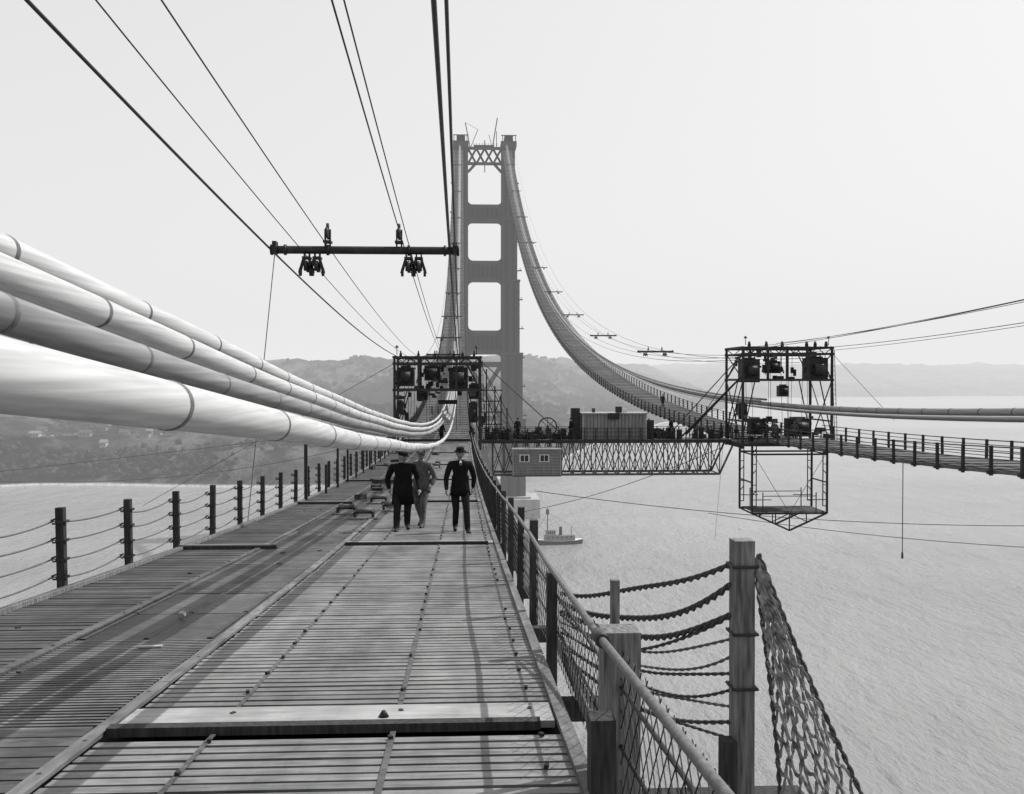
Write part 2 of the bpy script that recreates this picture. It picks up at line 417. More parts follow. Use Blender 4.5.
# ---------------------------------------------------------------- hoisting frames
def machine(b,c,s,mat='steel'):
    b.box(c,s,mat)
    b.tube([(c[0]-s[0]*.3,c[1]-s[1]*.5-.15,c[2]),(c[0]+s[0]*.3,c[1]-s[1]*.5-.15,c[2])],min(s[2],s[0])*.32,12,'steel')
    b.box((c[0],c[1],c[2]+s[2]/2+.06),(s[0]*.6,s[1]*.6,.12),'steel_m')
def hframe(name,x0,x1,ya,yb,z0,z1,boxes):
    e=empty(name); b=MB()
    xs=[x0,x0+.28*(x1-x0),x0+.72*(x1-x0),x1]
    for y in(ya,yb):
        for i,x in enumerate(xs):
            zz=z0 if i in(0,3) else z1-2.6
            b.beam((x,y,zz),(x,y,z1),.18,.18,'steel')
        for z in(z1,z1-.5,z1-2.6):
            b.beam((x0-.15,y,z),(x1+.15,y,z),.15,.19,'steel')
        b.beam((x0,y,z1-2.6),(x0+1.1,y,z1-.45),.08,.08,'steel'); b.beam((x1,y,z1-2.6),(x1-1.1,y,z1-.45),.08,.08,'steel')
        b.beam((x0,y,z0+1),(x0+1.0,y,z1-2.6),.08,.08,'steel'); b.beam((x1,y,z0+1),(x1-1.0,y,z1-2.6),.08,.08,'steel')
        n=12
        for i in range(n):
            xa=x0+(x1-x0)*i/n; xb=x0+(x1-x0)*(i+1)/n
            b.beam((xa,y,z1-(.5 if i%2 else 0)),(xb,y,z1-(0 if i%2 else .5)),.06,.06,'steel')
    for x in(x0,x1):
        for z in(z1,z1-.5,z1-2.6,z0+2.2,z0+.1):
            b.beam((x,ya,z),(x,yb,z),.12,.12,'steel')
        b.beam((x,ya,z0),(x,yb,z1-2.6),.07,.07,'steel'); b.beam((x,yb,z0),(x,ya,z1-2.6),.07,.07,'steel')
        b.beam((x,ya,z1-2.6),(x,yb,z1-.45),.07,.07,'steel'); b.beam((x,yb,z1-2.6),(x,ya,z1-.45),.07,.07,'steel')
    for i in range(9):
        x=x0+(x1-x0)*i/8
        b.beam((x,ya,z1+.08),(x,yb,z1+.08),.08,.08,'steel')
    b.build('frame',e)
    b=MB()
    for c,s in boxes: machine(b,c,s)
    for x in(x0+.5,x0+1.9,x0+3.2,x1-2.1,x1-1.4,x1-.5):
        b.tube([(x-.05,ya,z1+.3),(x+.05,ya,z1+.3)],.22,12,'steel'); b.box((x,ya,z1+.15),(.2,.25,.3),'steel')
        b.beam((x,ya+.2,z1-.45),(x,ya+.2,z1-1.2-random.random()),.05,.05,'steel')
        sheave(b,x,ya+.2,z1-1.5,False)
    for i in range(12):
        x=random.uniform(x0,x1); b.tube([(x,ya+1,z1),(x+random.uniform(-.3,.3),ya+1,z0+random.uniform(0,2))],.018,4,'wire')
    for x in(x0+.2,x1-.3):
        b.tube([(x,ya,z1+.2),(x,ya,z1+.75)],.03,6,'steel'); b.rev([(.02,.1),(.12,.0),(.16,-.1)],(x,ya,z1+.85),10,'steel')
    b.build('hoist_machinery',e)
    b=MB()
    for xx in(-.2,.2): b.beam((x1+.35+xx*.5,ya-.1,z0),(x1+.05+xx*.5,ya-.1,z1-.2),.04,.04,'steel')
    for i in range(18):
        z=z0+.2+i*.38; xx=x1+.35-.3*(z-z0)/(z1-z0)
        b.beam((xx-.12,ya-.1,z),(xx+.12,ya-.1,z),.03,.03,'steel')
    b.build('ladder',e)
    return e
eL=hframe('hoisting_frame',-5.35,1.45,79.2,83.5,76.3,83.65,
   [((-4.5,80.5,82.1),(1.3,1.6,1.5)),((-2.4,81.5,82.4),(1.3,1.2,1.2)),((-.3,80.6,82.0),(1.5,1.6,1.7)),((.95,81.2,80.9),(.8,1.5,1.2)),((-5.0,81,79.6),(.5,1.5,1.0)),((-3.3,82.8,80.6),(.9,.5,.8)),((.9,81,79.2),(.7,1.2,1.6))])
b=MB()
for i in range(60):
    x=random.uniform(-5.3,1.4); z=random.uniform(80.3,83.2); w=random.uniform(.12,.5)
    b.box((x,random.uniform(80,83.4),z),(w,random.uniform(.2,.6),random.uniform(.1,.5)),random.choice(['steel','steel','steel_m','timber_d']))
for i in range(26):
    x=random.choice([random.uniform(-5.4,-4.3),random.uniform(.6,1.9)]); z=random.uniform(77.2,80)
    b.box((x,random.uniform(79.5,83.4),z),(random.uniform(.1,.35),.3,random.uniform(.1,.7)),random.choice(['steel','steel','steel_m','timber_d']))
b.box((-1.2,83.3,80.0),(1.6,.3,.35),'steel')
for x in(-3.6,-2.4,-1.9,-1.2): b.tube([(x-.06,79.6,79.45),(x+.06,79.6,79.45)],.34,16,'steel_m')
b.build('hoist_parts',eL)
eR=hframe('hoisting_frame',22.6,29.9,79.2,84.2,76.3,84.45,
   [((23.4,80.3,82.6),(1.3,1.8,1.9)),((28.9,80.3,82.7),(1.5,1.8,1.9)),((25.9,82,82.9),(1.0,1.0,1.0)),((24.2,81.2,78.0),(1.0,1.2,1.3)),((27.9,81.6,77.9),(1.9,1.2,1.5)),((26.9,82.4,80.9),(.8,.8,.9)),((23.0,81,79.4),(.7,1.0,1.0))])
b=MB()
for i in range(70):
    x=random.uniform(22.7,29.7); z=random.uniform(76.9,78.9) if i%2 else random.uniform(81.9,84)
    b.box((x,random.uniform(79.6,84),z),(random.uniform(.12,.5),random.uniform(.2,.6),random.uniform(.15,.6)),random.choice(['steel','steel','steel_m','timber_d']))
b.box((26.1,81.7,76.62),(7.6,5.4,.26),'timber_d')
for y in(79.1,84.3):
    for z in (77.3,77.8): b.beam((22.2,y,z),(30,y,z),.06,.06,'steel')
    for i in range(9): b.beam((22.2+i*.97,y,76.5),(22.2+i*.97,y,77.85),.07,.07,'steel')
b.build('hoist_parts',eR)
b=MB(); xa,xb=23.5,29.7; za,zb=75.9,71.0
for y in(79.6,83.2):
    for x in(xa,xb):
        b.beam((x,y,76.5),(x,y,zb),.15,.15,'steel')
        dx=.35 if x<25 else -.35
        b.beam((x+dx,y,76.5),(x+dx,y,zb+.6),.07,.07,'steel')
        for k in range(6):
            z=zb+.6+k*.85
            b.beam((x,y,z),(x+dx,y,z+(.4 if k%2 else 0)),.06,.06,'steel')
    b.beam((xa,y,75.8),(xb,y,75.8),.14,.14,'steel')
    b.beam((xa,y,zb),(xb,y,zb),.14,.16,'steel'); b.beam((xa,y,zb+1.1),(xa+1.6,y,zb+1.1),.06,.06,'steel'); b.beam((xb,y,zb+1.1),(xb-1.6,y,zb+1.1),.06,.06,'steel')
    m=(xa+xb)/2
    b.beam((xa,y,zb),(m,y,zb-1.4),.13,.13,'steel'); b.beam((xb,y,zb),(m,y,zb-1.4),.13,.13,'steel')
    b.beam((m,y,zb),(m,y,zb-1.4),.08,.08,'steel'); b.beam((m-1.4,y,zb),(m-1.4,y,zb-.68),.07,.07,'steel'); b.beam((m+1.4,y,zb),(m+1.4,y,zb-.68),.07,.07,'steel')
    b.beam((m-1.4,y,zb-.68),(m,y,zb),.07,.07,'steel'); b.beam((m+1.4,y,zb-.68),(m,y,zb),.07,.07,'steel')
    for x in (xa+.9,xb-.9): b.beam((x,y,zb),(x,y,zb+1.7),.07,.07,'steel')
    b.beam((xa+.9,y,zb+1.4),(xb-.9,y,zb+1.4),.06,.06,'steel')
for x,z in((xa,zb),(xb,zb),((xa+xb)/2,zb-1.4),((xa+xb)/2,zb),(xa,75.8),(xb,75.8),(xa,73.5),(xb,73.5)):
    b.beam((x,79.6,z),(x,83.2,z),.1,.1,'steel')
b.box(((xa+xb)/2,81.4,zb+.12),(xb-xa-.3,3.4,.06),'timber_d')
b.build('suspended_work_basket')

# ---------------------------------------------------------------- cross bridge (truss footbridge)
cb=empty('truss_footbridge'); b=MB()
xs=[1.6+i*(22.3-1.6)/22 for i in range(23)]
zt,zb=76.75,74.05
for y in(81.6,84.4):
    b.beam((xs[0],y,zt),(xs[-1],y,zt),.16,.24,'steel'); b.beam((xs[1],y,zb),(xs[-2],y,zb),.14,.18,'steel_m')
    b.beam((xs[-2],y,zb),(xs[-1]+.3,y,zt),.14,.14,'steel_m')
    for i in range(1,len(xs)-1):
        b.beam((xs[i],y,zt),(xs[i],y,zb),.08,.08,'steel_m')
        if i<len(xs)-2:
            b.beam((xs[i],y,zt),(xs[i+1],y,zb),.07,.07,'steel_m'); b.beam((xs[i],y+.08,zb),(xs[i+1],y+.08,zt),.07,.07,'steel_m')
    for x in xs:
        b.beam((x,y,zt),(x,y,zt+1.15),.08,.08,'steel')
    for z in(.45,.8,1.1): b.beam((xs[0],y,zt+z),(xs[-1],y,zt+z),.04,.04,'steel')
for x in xs[1:-1]:
    b.beam((x,81.6,zb),(x,84.4,zb),.08,.08,'steel_m')
b.build('truss',cb)
b=MB()
x=1.4
while x<22.4:
    b.box((x,83,zt+.15),(.2,3.0,.05),'slat_m'); x+=.25
b.build('plank_deck',cb)
sh=empty('wooden_shed'); b=MB()
b.box((12.6,83,77.9),(5.3,2.4,2.25),'shed'); b.build('walls',sh)
b=MB(); b.box((12.6,83,79.08),(5.6,2.7,.10),'plate')
for i in range(19): b.box((10.0+i*.29,81.78,77.9),(.035,.03,2.2),'slat_m')
for x in(9.97,15.23): b.box((x,81.78,77.9),(.1,.04,2.24),'plate')
b.box((12.6,81.77,76.90),(5.3,.04,.1),'steel_m')
b.box((12.9,81.6,79.4),(.5,.4,.5),'steel'); b.box((12.5,81.7,78.85),(.9,.3,.5),'steel'); b.box((13.5,82.2,79.3),(.3,.3,.3),'white'); b.box((11,83,79.3),(.25,.25,.35),'steel_m')
b.build('roof_and_trim',sh)
hc=empty('hanging_cabin'); b=MB()
b.box((6.0,80.6,75.2),(3.8,1.7,2.1),'shed'); b.build('walls',hc)
b=MB(); b.box((6.0,80.6,76.28),(4.0,1.9,.08),'plate'); b.box((6.0,80.6,74.12),(3.9,1.8,.08),'timber_d')
for x in(5.0,6.6): b.box((x,79.73,75.55),(.8,.04,.6),'white'); b.box((x-.17,79.70,75.55),(.28,.03,.48),'glass'); b.box((x+.17,79.70,75.55),(.28,.03,.48),'glass')
for x in(4.08,7.92): b.box((x,79.74,75.2),(.08,.03,2.1),'plate')
for z in [74.3+i*.24 for i in range(8)]: b.box((6.0,79.745,z),(3.7,.012,.03),'slat_m')
for x in(4.3,7.7): b.beam((x,80.6,76.3),(x,81.6,77.0),.08,.08,'steel')
b.build('roof_and_windows',hc)
b=MB()
pts=[(7.0+.75*math.cos(a*math.pi/12),81.3,78.0+.75*math.sin(a*math.pi/12)) for a in range(25)]
b.tube(pts,.06,5,'steel')
for a in range(4): 
    c,s=math.cos(a*math.pi/4)*.75,math.sin(a*math.pi/4)*.75
    b.beam((7.0-c,81.3,78.0-s),(7.0+c,81.3,78.0+s),.05,.05,'steel')
b.beam((6.5,81.4,76.8),(7.0,81.4,78.0),.08,.08,'steel'); b.beam((7.5,81.4,76.8),(7.0,81.4,78.0),.08,.08,'steel')
b.build('cable_wheel')
b=MB()
for i in range(80):
    x=random.choice([random.uniform(2,9.8),random.uniform(15.6,22.3),random.uniform(2,9)])
    h=random.uniform(.2,1.0)
    b.box((x,random.uniform(81.9,84),zt+.18+h/2),(random.uniform(.15,.6),random.uniform(.3,.9),h),random.choice(['steel','timber_d','steel_m','steel','steel']),random.uniform(-.3,.3))
b.box((9.4,82.5,78.2),(.7,.8,2.6),'steel'); b.box((15.7,82.5,77.7),(.5,.8,1.6),'steel')
for x,h in((9.1,2.6),(9.75,2.4),(15.5,1.9),(2.2,3.4),(2.7,4.6),(3.2,3.9),(2.0,6.0),(3.7,2.8)): b.beam((x,82,zt),(x,82,zt+h),.10,.10,'steel')
for z in(78.2,79.2,80.1,81): b.beam((1.5,81.8,z),(3.3,81.8,z),.09,.09,'steel')
b.beam((2,81.9,77),(3.2,81.9,80.6),.07,.07,'steel'); b.beam((3.2,81.9,77),(2.0,81.9,80.6),.07,.07,'steel')
for i in range(8): b.tube([(2+i*.9,81.5,77.9),(2.4+i*.9,81.5,77.5),(2.9+i*.9,81.5,77.9)],.025,4,'wire')
b.build('equipment_on_footbridge')
b=MB()
for p,q,r in(((1.45,79.2,83.4),(8.6,81.6,77.0),.045),((1.45,83.5,83.4),(5.0,84.4,77.0),.03),((1.45,79.2,80.5),(4.8,81.6,77.0),.03),((1.45,79.2,83.2),(4.4,81.6,77.0),.03),
  ((22.6,79.2,84.0),(17.0,81.6,77.2),.045),((22.6,83,82.5),(19.5,84.4,77),.03),((29.9,79.2,84),(31,70,79),.02),((-5.3,79.2,83.2),(-30,95,70),.02),((22.3,84,76.5),(18,70,70.5),.015),
  ((23.5,79.6,76),(26.6,79.6,71),.02),((29.7,79.6,76),(26.6,79.6,71),.02)):
    b.tube([p,q],r,5,'wire')
b.tube([(22.0,79.4,81.6),(17.9,81.6,76.9)],.08,5,'steel'); b.tube([(22.6,79.4,82.2),(18.5,81.6,77.3)],.08,5,'steel')
for i in range(12):
    t=i/12; p=Vector((22.0,79.4,81.6)).lerp(Vector((17.9,81.6,76.9)),t); q=Vector((22.6,79.4,82.2)).lerp(Vector((18.5,81.6,77.3)),t+.04)
    b.beam(p,q,.05,.05,'steel')
b.build('guy_ropes')

b=MB()
def hang(p,q,sag,r,mat='wire'):
    p=Vector(p);q=Vector(q)
    b.tube([p.lerp(q,t/30)-Vector((0,0,4*sag*(t/30)*(1-t/30))) for t in range(31)],r,4,mat)
hang((8,110,69.5),(64,98,67.0),1.2,.035); hang((20,80,71),(45,60,71),.6,.022); hang((22,84,76),(4,130,64),1,.03)
hang((-60,60,73.5),(-9,60,78.6),.3,.02,'wire_l'); hang((-9,60,78.6),(-5.2,82,83.2),0,.02,'wire_l')
hang((-48,70,77.0),(-5.3,78,77.5),2.8,.025,'wire_l')
hang((28.5,63,76.8),(28.5,63,70.6),0,.03); b.tube([(28.5,63,70.7),(28.5,63,70.3)],.07,6,'steel')
b.build('storm_cables')

# ---------------------------------------------------------------- tower
tw=empty('suspension_bridge_tower'); TY=592
for side,(inn,sg) in (('right',(23.3,1)),('left',(3.6,-1))):
    b=MB()
    secs=[(10,58,14.2,20),(58,97,12.4,18),(97,140,10.6,16),(140,176,9.2,14),(176,218,7.8,12)]
    for (z0,z1,w,d) in secs:
        xc=inn+sg*w/2
        b.box((xc,TY+d/2-6,(z0+z1)/2),(w,d,z1-z0),'tower')
        nr=5
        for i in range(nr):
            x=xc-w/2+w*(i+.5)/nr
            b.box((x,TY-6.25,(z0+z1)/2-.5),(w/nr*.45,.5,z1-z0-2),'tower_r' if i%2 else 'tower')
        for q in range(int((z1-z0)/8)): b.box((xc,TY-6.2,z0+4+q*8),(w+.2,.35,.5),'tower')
        b.box((xc,TY+d/2-6,z1-.6),(w+.8,d+.8,1.1),'tower')
    b.box((inn+sg*4.2,TY,219.5),(9.2,12,3),'tower')
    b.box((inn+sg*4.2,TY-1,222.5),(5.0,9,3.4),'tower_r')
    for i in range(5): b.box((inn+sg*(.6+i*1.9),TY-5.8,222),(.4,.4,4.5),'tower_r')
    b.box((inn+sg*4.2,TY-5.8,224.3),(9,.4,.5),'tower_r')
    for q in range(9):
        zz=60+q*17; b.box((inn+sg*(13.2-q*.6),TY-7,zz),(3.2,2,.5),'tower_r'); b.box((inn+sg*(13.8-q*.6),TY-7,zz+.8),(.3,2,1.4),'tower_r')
    b.build('leg_'+side,tw)
def strut(b,z0,z1,h=5):
    x0,x1=3.6,23.3
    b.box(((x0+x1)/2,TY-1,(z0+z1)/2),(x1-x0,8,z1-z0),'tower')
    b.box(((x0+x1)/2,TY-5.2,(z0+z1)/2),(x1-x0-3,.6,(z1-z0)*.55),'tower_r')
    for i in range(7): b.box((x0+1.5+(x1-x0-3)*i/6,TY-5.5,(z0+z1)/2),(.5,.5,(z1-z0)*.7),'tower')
    for sx,xx in((1,x0),(-1,x1)):
        for zz,dz in((z0,-1),(z1,1)):
            pts=[(xx,TY-5,zz)]+[(xx+sx*(h-h*math.sin(a*math.pi/12)),TY-5,zz+dz*(h-h*math.cos(a*math.pi/12))) for a in range(7)]
            if dz*sx>0: pts=pts[::-1]
            b.prism(pts,(0,8,0),'tower')
b=MB()
strut(b,174,184,2.5);strut(b,139,151,3);strut(b,96,110,3)
b.build('portal_struts',tw)
b=MB()
for z in(208,217): b.beam((3.6,TY-4,z),(23.3,TY-4,z),1.4,1.6,'tower')
for i in range(4):
    xa=3.6+19.7*i/4; xb=3.6+19.7*(i+1)/4
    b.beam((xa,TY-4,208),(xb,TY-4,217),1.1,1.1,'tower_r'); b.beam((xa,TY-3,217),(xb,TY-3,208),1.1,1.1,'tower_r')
for sx,xx in((1,3.6),(-1,23.3)): b.beam((xx,TY-4,203),(xx+sx*4.5,TY-4,208),1.4,1.4,'tower')
for (z0,z1) in((14,58),(58,90)):
    b.beam((3.6,TY-3,z0),(23.3,TY-3,z1),2.6,2.6,'tower'); b.beam((3.6,TY-1,z1),(23.3,TY-1,z0),2.6,2.6,'tower')
    b.beam((3.6,TY-2,z1),(23.3,TY-2,z1),3.2,3.2,'tower')
b.build('lattice_bracing',tw)
b=MB()
b.beam((5,TY,218),(2,TY,233),.5,.5,'steel'); b.beam((5,TY,218),(9.5,TY,229),.35,.35,'steel'); b.beam((2,TY,233),(9.5,TY,229),.15,.15,'steel')
b.beam((18,TY,218),(21,TY,236),.6,.6,'steel'); b.beam((21,TY,236),(19,TY,224),.2,.2,'steel'); b.beam((20.5,TY,218),(20.5,TY,228),.4,.4,'steel'); b.beam((18,TY,218),(16,TY,226),.3,.3,'steel')
b.box((13,TY-3,218.7),(12,2,.6),'steel')
for x in(13.4,): b.beam((x,TY-3,218),(x,TY-3,222),.5,.5,'steel'); b.beam((13.4,TY-4,208),(13.4,TY-4,203),.5,.5,'steel')
for i in range(9): b.box((7+i*1.7,TY-4,219.3),(.25,.25,1.6),'steel')
b.build('derricks',tw)
b=MB(); b.box((13.45,TY+4,4),(64,34,14),'conc'); b.box((-3.5,TY+3,11),(20,26,2.5),'conc'); b.box((30.4,TY+3,11),(20,26,2.5),'conc')
b.build('pier',tw)

# ---------------------------------------------------------------- terrain
def interp(x,T):
    if x<=T[0][0]: return T[0][1]
    for (a,va),(c,vc) in zip(T,T[1:]):
        if x<=c: return va+(vc-va)*(x-a)/(c-a)
    return T[-1][1]
SH=[(-6000,600),(-900,700),(-348,752),(0,765),(55,810),(169,1220),(345,1740),(705,2600),(1000,3900),(2200,4300),(6000,4600)]
def sstep(t): t=max(0,min(1,t)); return t*t*(3-2*t)
def terr(x,y):
    s=interp(x,SH)+noise.noise(Vector((x*.006,y*.002,3)))*35+noise.noise(Vector((x*.03,y*.01,9)))*8
    d=y-s
    if d<-60: return -6
    n1=noise.fractal(Vector((x*.0011+3,y*.0011,0)),1.0,2.1,6)
    n2=noise.ridged_multi_fractal(Vector((x*.0022,y*.0022,5)),1.0,2.0,5,1.0,2.0)
    n3=noise.fractal(Vector((x*.012,y*.012,2)),1.0,2.1,4)
    n4=noise.ridged_multi_fractal(Vector((x*.012,y*.006,8)),1.0,2.0,4,1.0,2.0)
    h=-6+sstep((d+15)/75)*(33+n3*9+n1*8)
    h-=sstep((d+5)/30)*(1-sstep((d-40)/90))*n4*5
    big=sstep((d-80)/1500)
    h+=big*(60+n1*34+n2*14)+sstep((d-100)/400)*(n3*8+n2*6)
    h+=sstep((y-3800)/1800)*30
    return h
xsT=[]; x=-5200
while x<7000:
    xsT.append(x); x+= 7+abs(x-0)*.018 if abs(x)<2500 else 60
ysT=[640]
while ysT[-1]<9000: ysT.append(ysT[-1]*1.009)
vs=[(x,y,terr(x,y)) for y in ysT for x in xsT]
nx=len(xsT)
fs=[(j*nx+i,j*nx+i+1,(j+1)*nx+i+1,(j+1)*nx+i) for j in range(len(ysT)-1) for i in range(nx-1)
    if max(vs[j*nx+i][2],vs[(j+1)*nx+i+1][2],vs[j*nx+i+1][2],vs[(j+1)*nx+i][2])>-5.5]
me=bpy.data.meshes.new('hills'); me.from_pydata(vs,[],fs); me.polygons.foreach_set('use_smooth',[True]*len(fs))
m,nt,bs=new_mat('hill_scrub'); N=nt.nodes; L=nt.links
geo=N.new('ShaderNodeNewGeometry')
def nz(sc,det,scv=(1,1,1),ro=.5):
    mp=N.new('ShaderNodeMapping'); mp.inputs['Scale'].default_value=scv; L.new(geo.outputs['Position'],mp.inputs[0])
    n=N.new('ShaderNodeTexNoise'); n.inputs['Scale'].default_value=sc; n.inputs['Detail'].default_value=det; n.inputs['Roughness'].default_value=ro; L.new(mp.outputs[0],n.inputs['Vector']); return n
n1=nz(.006,8,(1,.6,1),.62); n2=nz(.045,6,(1,.6,1),.65)
r1=N.new('ShaderNodeValToRGB'); r1.color_ramp.elements[0].position=.46; r1.color_ramp.elements[1].position=.58; r1.color_ramp.elements[0].color=g(.018); r1.color_ramp.elements[1].color=g(.09)
r2=N.new('ShaderNodeValToRGB'); r2.color_ramp.elements[0].position=.42; r2.color_ramp.elements[1].position=.56; r2.color_ramp.elements[0].color=g(.22); r2.color_ramp.elements[1].color=g(1)
L.new(n1.outputs['Fac'],r1.inputs[0]); L.new(n2.outputs['Fac'],r2.inputs[0])
mx=N.new('ShaderNodeMix'); mx.data_type='RGBA'; mx.blend_type='MULTIPLY'; mx.inputs[0].default_value=.9
L.new(r1.outputs[0],mx.inputs[6]); L.new(r2.outputs[0],mx.inputs[7])
sp=N.new('ShaderNodeSeparateXYZ'); L.new(geo.outputs['Position'],sp.inputs[0])
mr=N.new('ShaderNodeMapRange'); mr.inputs['From Min'].default_value=.8; mr.inputs['From Max'].default_value=2.0; mr.inputs['To Min'].default_value=1; mr.inputs['To Max'].default_value=0
L.new(sp.outputs[2],mr.inputs[0])
mx2=N.new('ShaderNodeMix'); mx2.data_type='RGBA'; L.new(mr.outputs[0],mx2.inputs[0]); L.new(mx.outputs[2],mx2.inputs[6]); mx2.inputs[7].default_value=g(.4)
L.new(mx2.outputs[2],bs.inputs['Base Color']); bs.inputs['Roughness'].default_value=1; bs.inputs['Specular IOR Level'].default_value=0
bp=N.new('ShaderNodeBump'); bp.inputs['Strength'].default_value=1; bp.inputs['Distance'].default_value=8; L.new(n2.outputs['Fac'],bp.inputs['Height']); L.new(bp.outputs[0],bs.inputs['Normal'])
me.materials.append(m); ob=bpy.data.objects.new('hills',me); scene.collection.objects.link(ob)
b=MB()
for i in range(60):
    x=random.gauss(-300,70) if i%3 else random.uniform(-430,-60); y=interp(x,SH)+random.uniform(90,420); z=terr(x,y)
    w=random.uniform(5,10); d=random.uniform(5,8); h=random.uniform(2.5,4.5)
    b.box((x,y,z+h/2-.5),(w,d,h+1),'wall')
    b.prism([(x-w/2-.5,y-d/2-.5,z+h),(x-w/2-.5,y+d/2+.5,z+h),(x-w/2-.5,y,z+h+2.4)],(w+1,0,0),random.choice(['steel_m','shed','steel']))
    for q in range(3): b.box((x-w/3+q*w/3,y-d/2-.05,z+h*.55),(.9,.1,1.2),'glass')
b.build('shore_buildings')
# trees on the slopes (one mass)
b=MB(); cnt=0
PHI=1.618
ico=[(-1,PHI,0),(1,PHI,0),(-1,-PHI,0),(1,-PHI,0),(0,-1,PHI),(0,1,PHI),(0,-1,-PHI),(0,1,-PHI),(PHI,0,-1),(PHI,0,1),(-PHI,0,-1),(-PHI,0,1)]
icf=[(0,11,5),(0,5,1),(0,1,7),(0,7,10),(0,10,11),(1,5,9),(5,11,4),(11,10,2),(10,7,6),(7,1,8),(3,9,4),(3,4,2),(3,2,6),(3,6,8),(3,8,9),(4,9,5),(2,4,11),(6,2,10),(8,6,7),(9,8,1)]
mi=b.mi('tree')
def tree(x,y,z,r):
    i=len(b.v)
    for q in ico:
        k=r/1.9*random.uniform(.6,1.25); b.v.append((x+q[0]*k,y+q[1]*k,z+r*.5+q[2]*k*.9))
    for f in icf: b.f.append((i+f[0],i+f[1],i+f[2])); b.m.append(mi); b.sm.append(False)
for t in range(26000):
    if t%3: x=random.uniform(-620,70); y=interp(x,SH)+random.random()**1.3*650
    else: x=random.uniform(-600,900); y=interp(x,SH)+20+random.random()*1300
    msk=noise.fractal(Vector((x*.008,y*.006,4)),1.0,2.0,4)
    if msk<random.uniform(-.1,.35): continue
    z=terr(x,y)
    if z<5: continue
    tree(x,y,z,random.uniform(1.8,4.5)*(1 if y<1300 else 1.5)); cnt+=1
    if cnt>7000: break
b.build('hillside_trees')

# ---------------------------------------------------------------- water
me=bpy.data.meshes.new('water'); S=40000
me.from_pydata([(-S,-3000,0),(S,-3000,0),(S,S,0),(-S,S,0)],[],[(0,1,2,3)])
m,nt,bs=new_mat('sea_water'); N=nt.nodes; L=nt.links
geo=N.new('ShaderNodeNewGeometry')
w1=nz(.36,6,(1,.4,1),.68); w2=nz(.06,4,(1,.5,1)); w3=nz(.004,5,(.5,1.3,1))
ad=N.new('ShaderNodeMath'); ad.operation='MULTIPLY_ADD'; ad.inputs[1].default_value=2.2; L.new(w2.outputs['Fac'],ad.inputs[0]); L.new(w1.outputs['Fac'],ad.inputs[2])
bp=N.new('ShaderNodeBump'); bp.inputs['Strength'].default_value=1.0; bp.inputs['Distance'].default_value=2.4; L.new(ad.outputs[0],bp.inputs['Height']); L.new(bp.outputs[0],bs.inputs['Normal'])
cr=N.new('ShaderNodeValToRGB'); cr.color_ramp.elements[0].position=.35; cr.color_ramp.elements[1].position=.65; cr.color_ramp.elements[0].color=g(.23); cr.color_ramp.elements[1].color=g(.31)
L.new(w3.outputs['Fac'],cr.inputs[0]); L.new(cr.outputs[0],bs.inputs['Base Color'])
bs.inputs['Roughness'].default_value=.2; bs.inputs['IOR'].default_value=1.33
me.materials.append(m); ob=bpy.data.objects.new('water',me); scene.collection.objects.link(ob)

# ---------------------------------------------------------------- haze (absorbing/glowing air between the bridge and the far shore)
me=bpy.data.meshes.new('haze'); bm=bmesh.new(); bmesh.ops.create_cube(bm,size=1)
for v in bm.verts:
    v.co.x*=26000; v.co.y=110 if v.co.y<0 else 20000; v.co.z=-2 if v.co.z<0 else 420
bm.to_mesh(me); bm.free()
m=bpy.data.materials.new('sea_haze'); m.use_nodes=True; nt=m.node_tree; nt.nodes.clear()
o=nt.nodes.new('ShaderNodeOutputMaterial'); a=nt.nodes.new('ShaderNodeVolumeAbsorption'); e=nt.nodes.new('ShaderNodeEmission'); s=nt.nodes.new('ShaderNodeAddShader')
dens=.00028; a.inputs['Color'].default_value=(0,0,0,1); a.inputs['Density'].default_value=dens
e.inputs['Color'].default_value=(1,1,1,1); e.inputs['Strength'].default_value=dens*.84
nt.links.new(a.outputs[0],s.inputs[0]); nt.links.new(e.outputs[0],s.inputs[1]); nt.links.new(s.outputs[0],o.inputs['Volume'])
me.materials.append(m); ob=bpy.data.objects.new('haze',me); scene.collection.objects.link(ob)

# ---------------------------------------------------------------- tugboat
tb=empty('tugboat',(47,489,0)); b=MB()
secs=[(-13,.3,3.4),(-11,1.8,2.6),(-6,2.9,2.0),(2,3.1,1.8),(9,2.7,2.0),(12,1.4,2.3),(12.8,.5,2.4)]
i0=len(b.v)
for x,w,h in secs: b.v+=[(x,-w*.75,-.5),(x,-w,h),(x,w,h),(x,w*.75,-.5)]
for k in range(len(secs)-1):
    a=i0+4*k; c=a+4
    for q in range(3): b.f.append((a+q,a+q+1,c+q+1,c+q)); b.m.append(b.mi('white' if q==1 else 'steel')); b.sm.append(False)
b.f.append((i0,i0+3,i0+2,i0+1)); b.m.append(b.mi('steel')); b.sm.append(False)
e=i0+4*(len(secs)-1); b.f.append((e,e+1,e+2,e+3)); b.m.append(b.mi('steel')); b.sm.append(False)
b.build('hull',tb)
b=MB(); b.box((1,0,3.2),(15,4.0,2.4),'shed'); b.box((-3.5,0,5.5),(4.5,3.2,2.2),'wall'); b.box((-3.5,0,6.7),(5.2,3.8,.2),'steel_m')
for i in range(6): b.box((-5+i*2.3,-2.02,3.5),(.8,.06,.8),'glass')
for i in range(4): b.box((-5+i*1.05,-1.62,5.8),(.7,.06,.8),'glass')
b.build('deckhouse',tb)
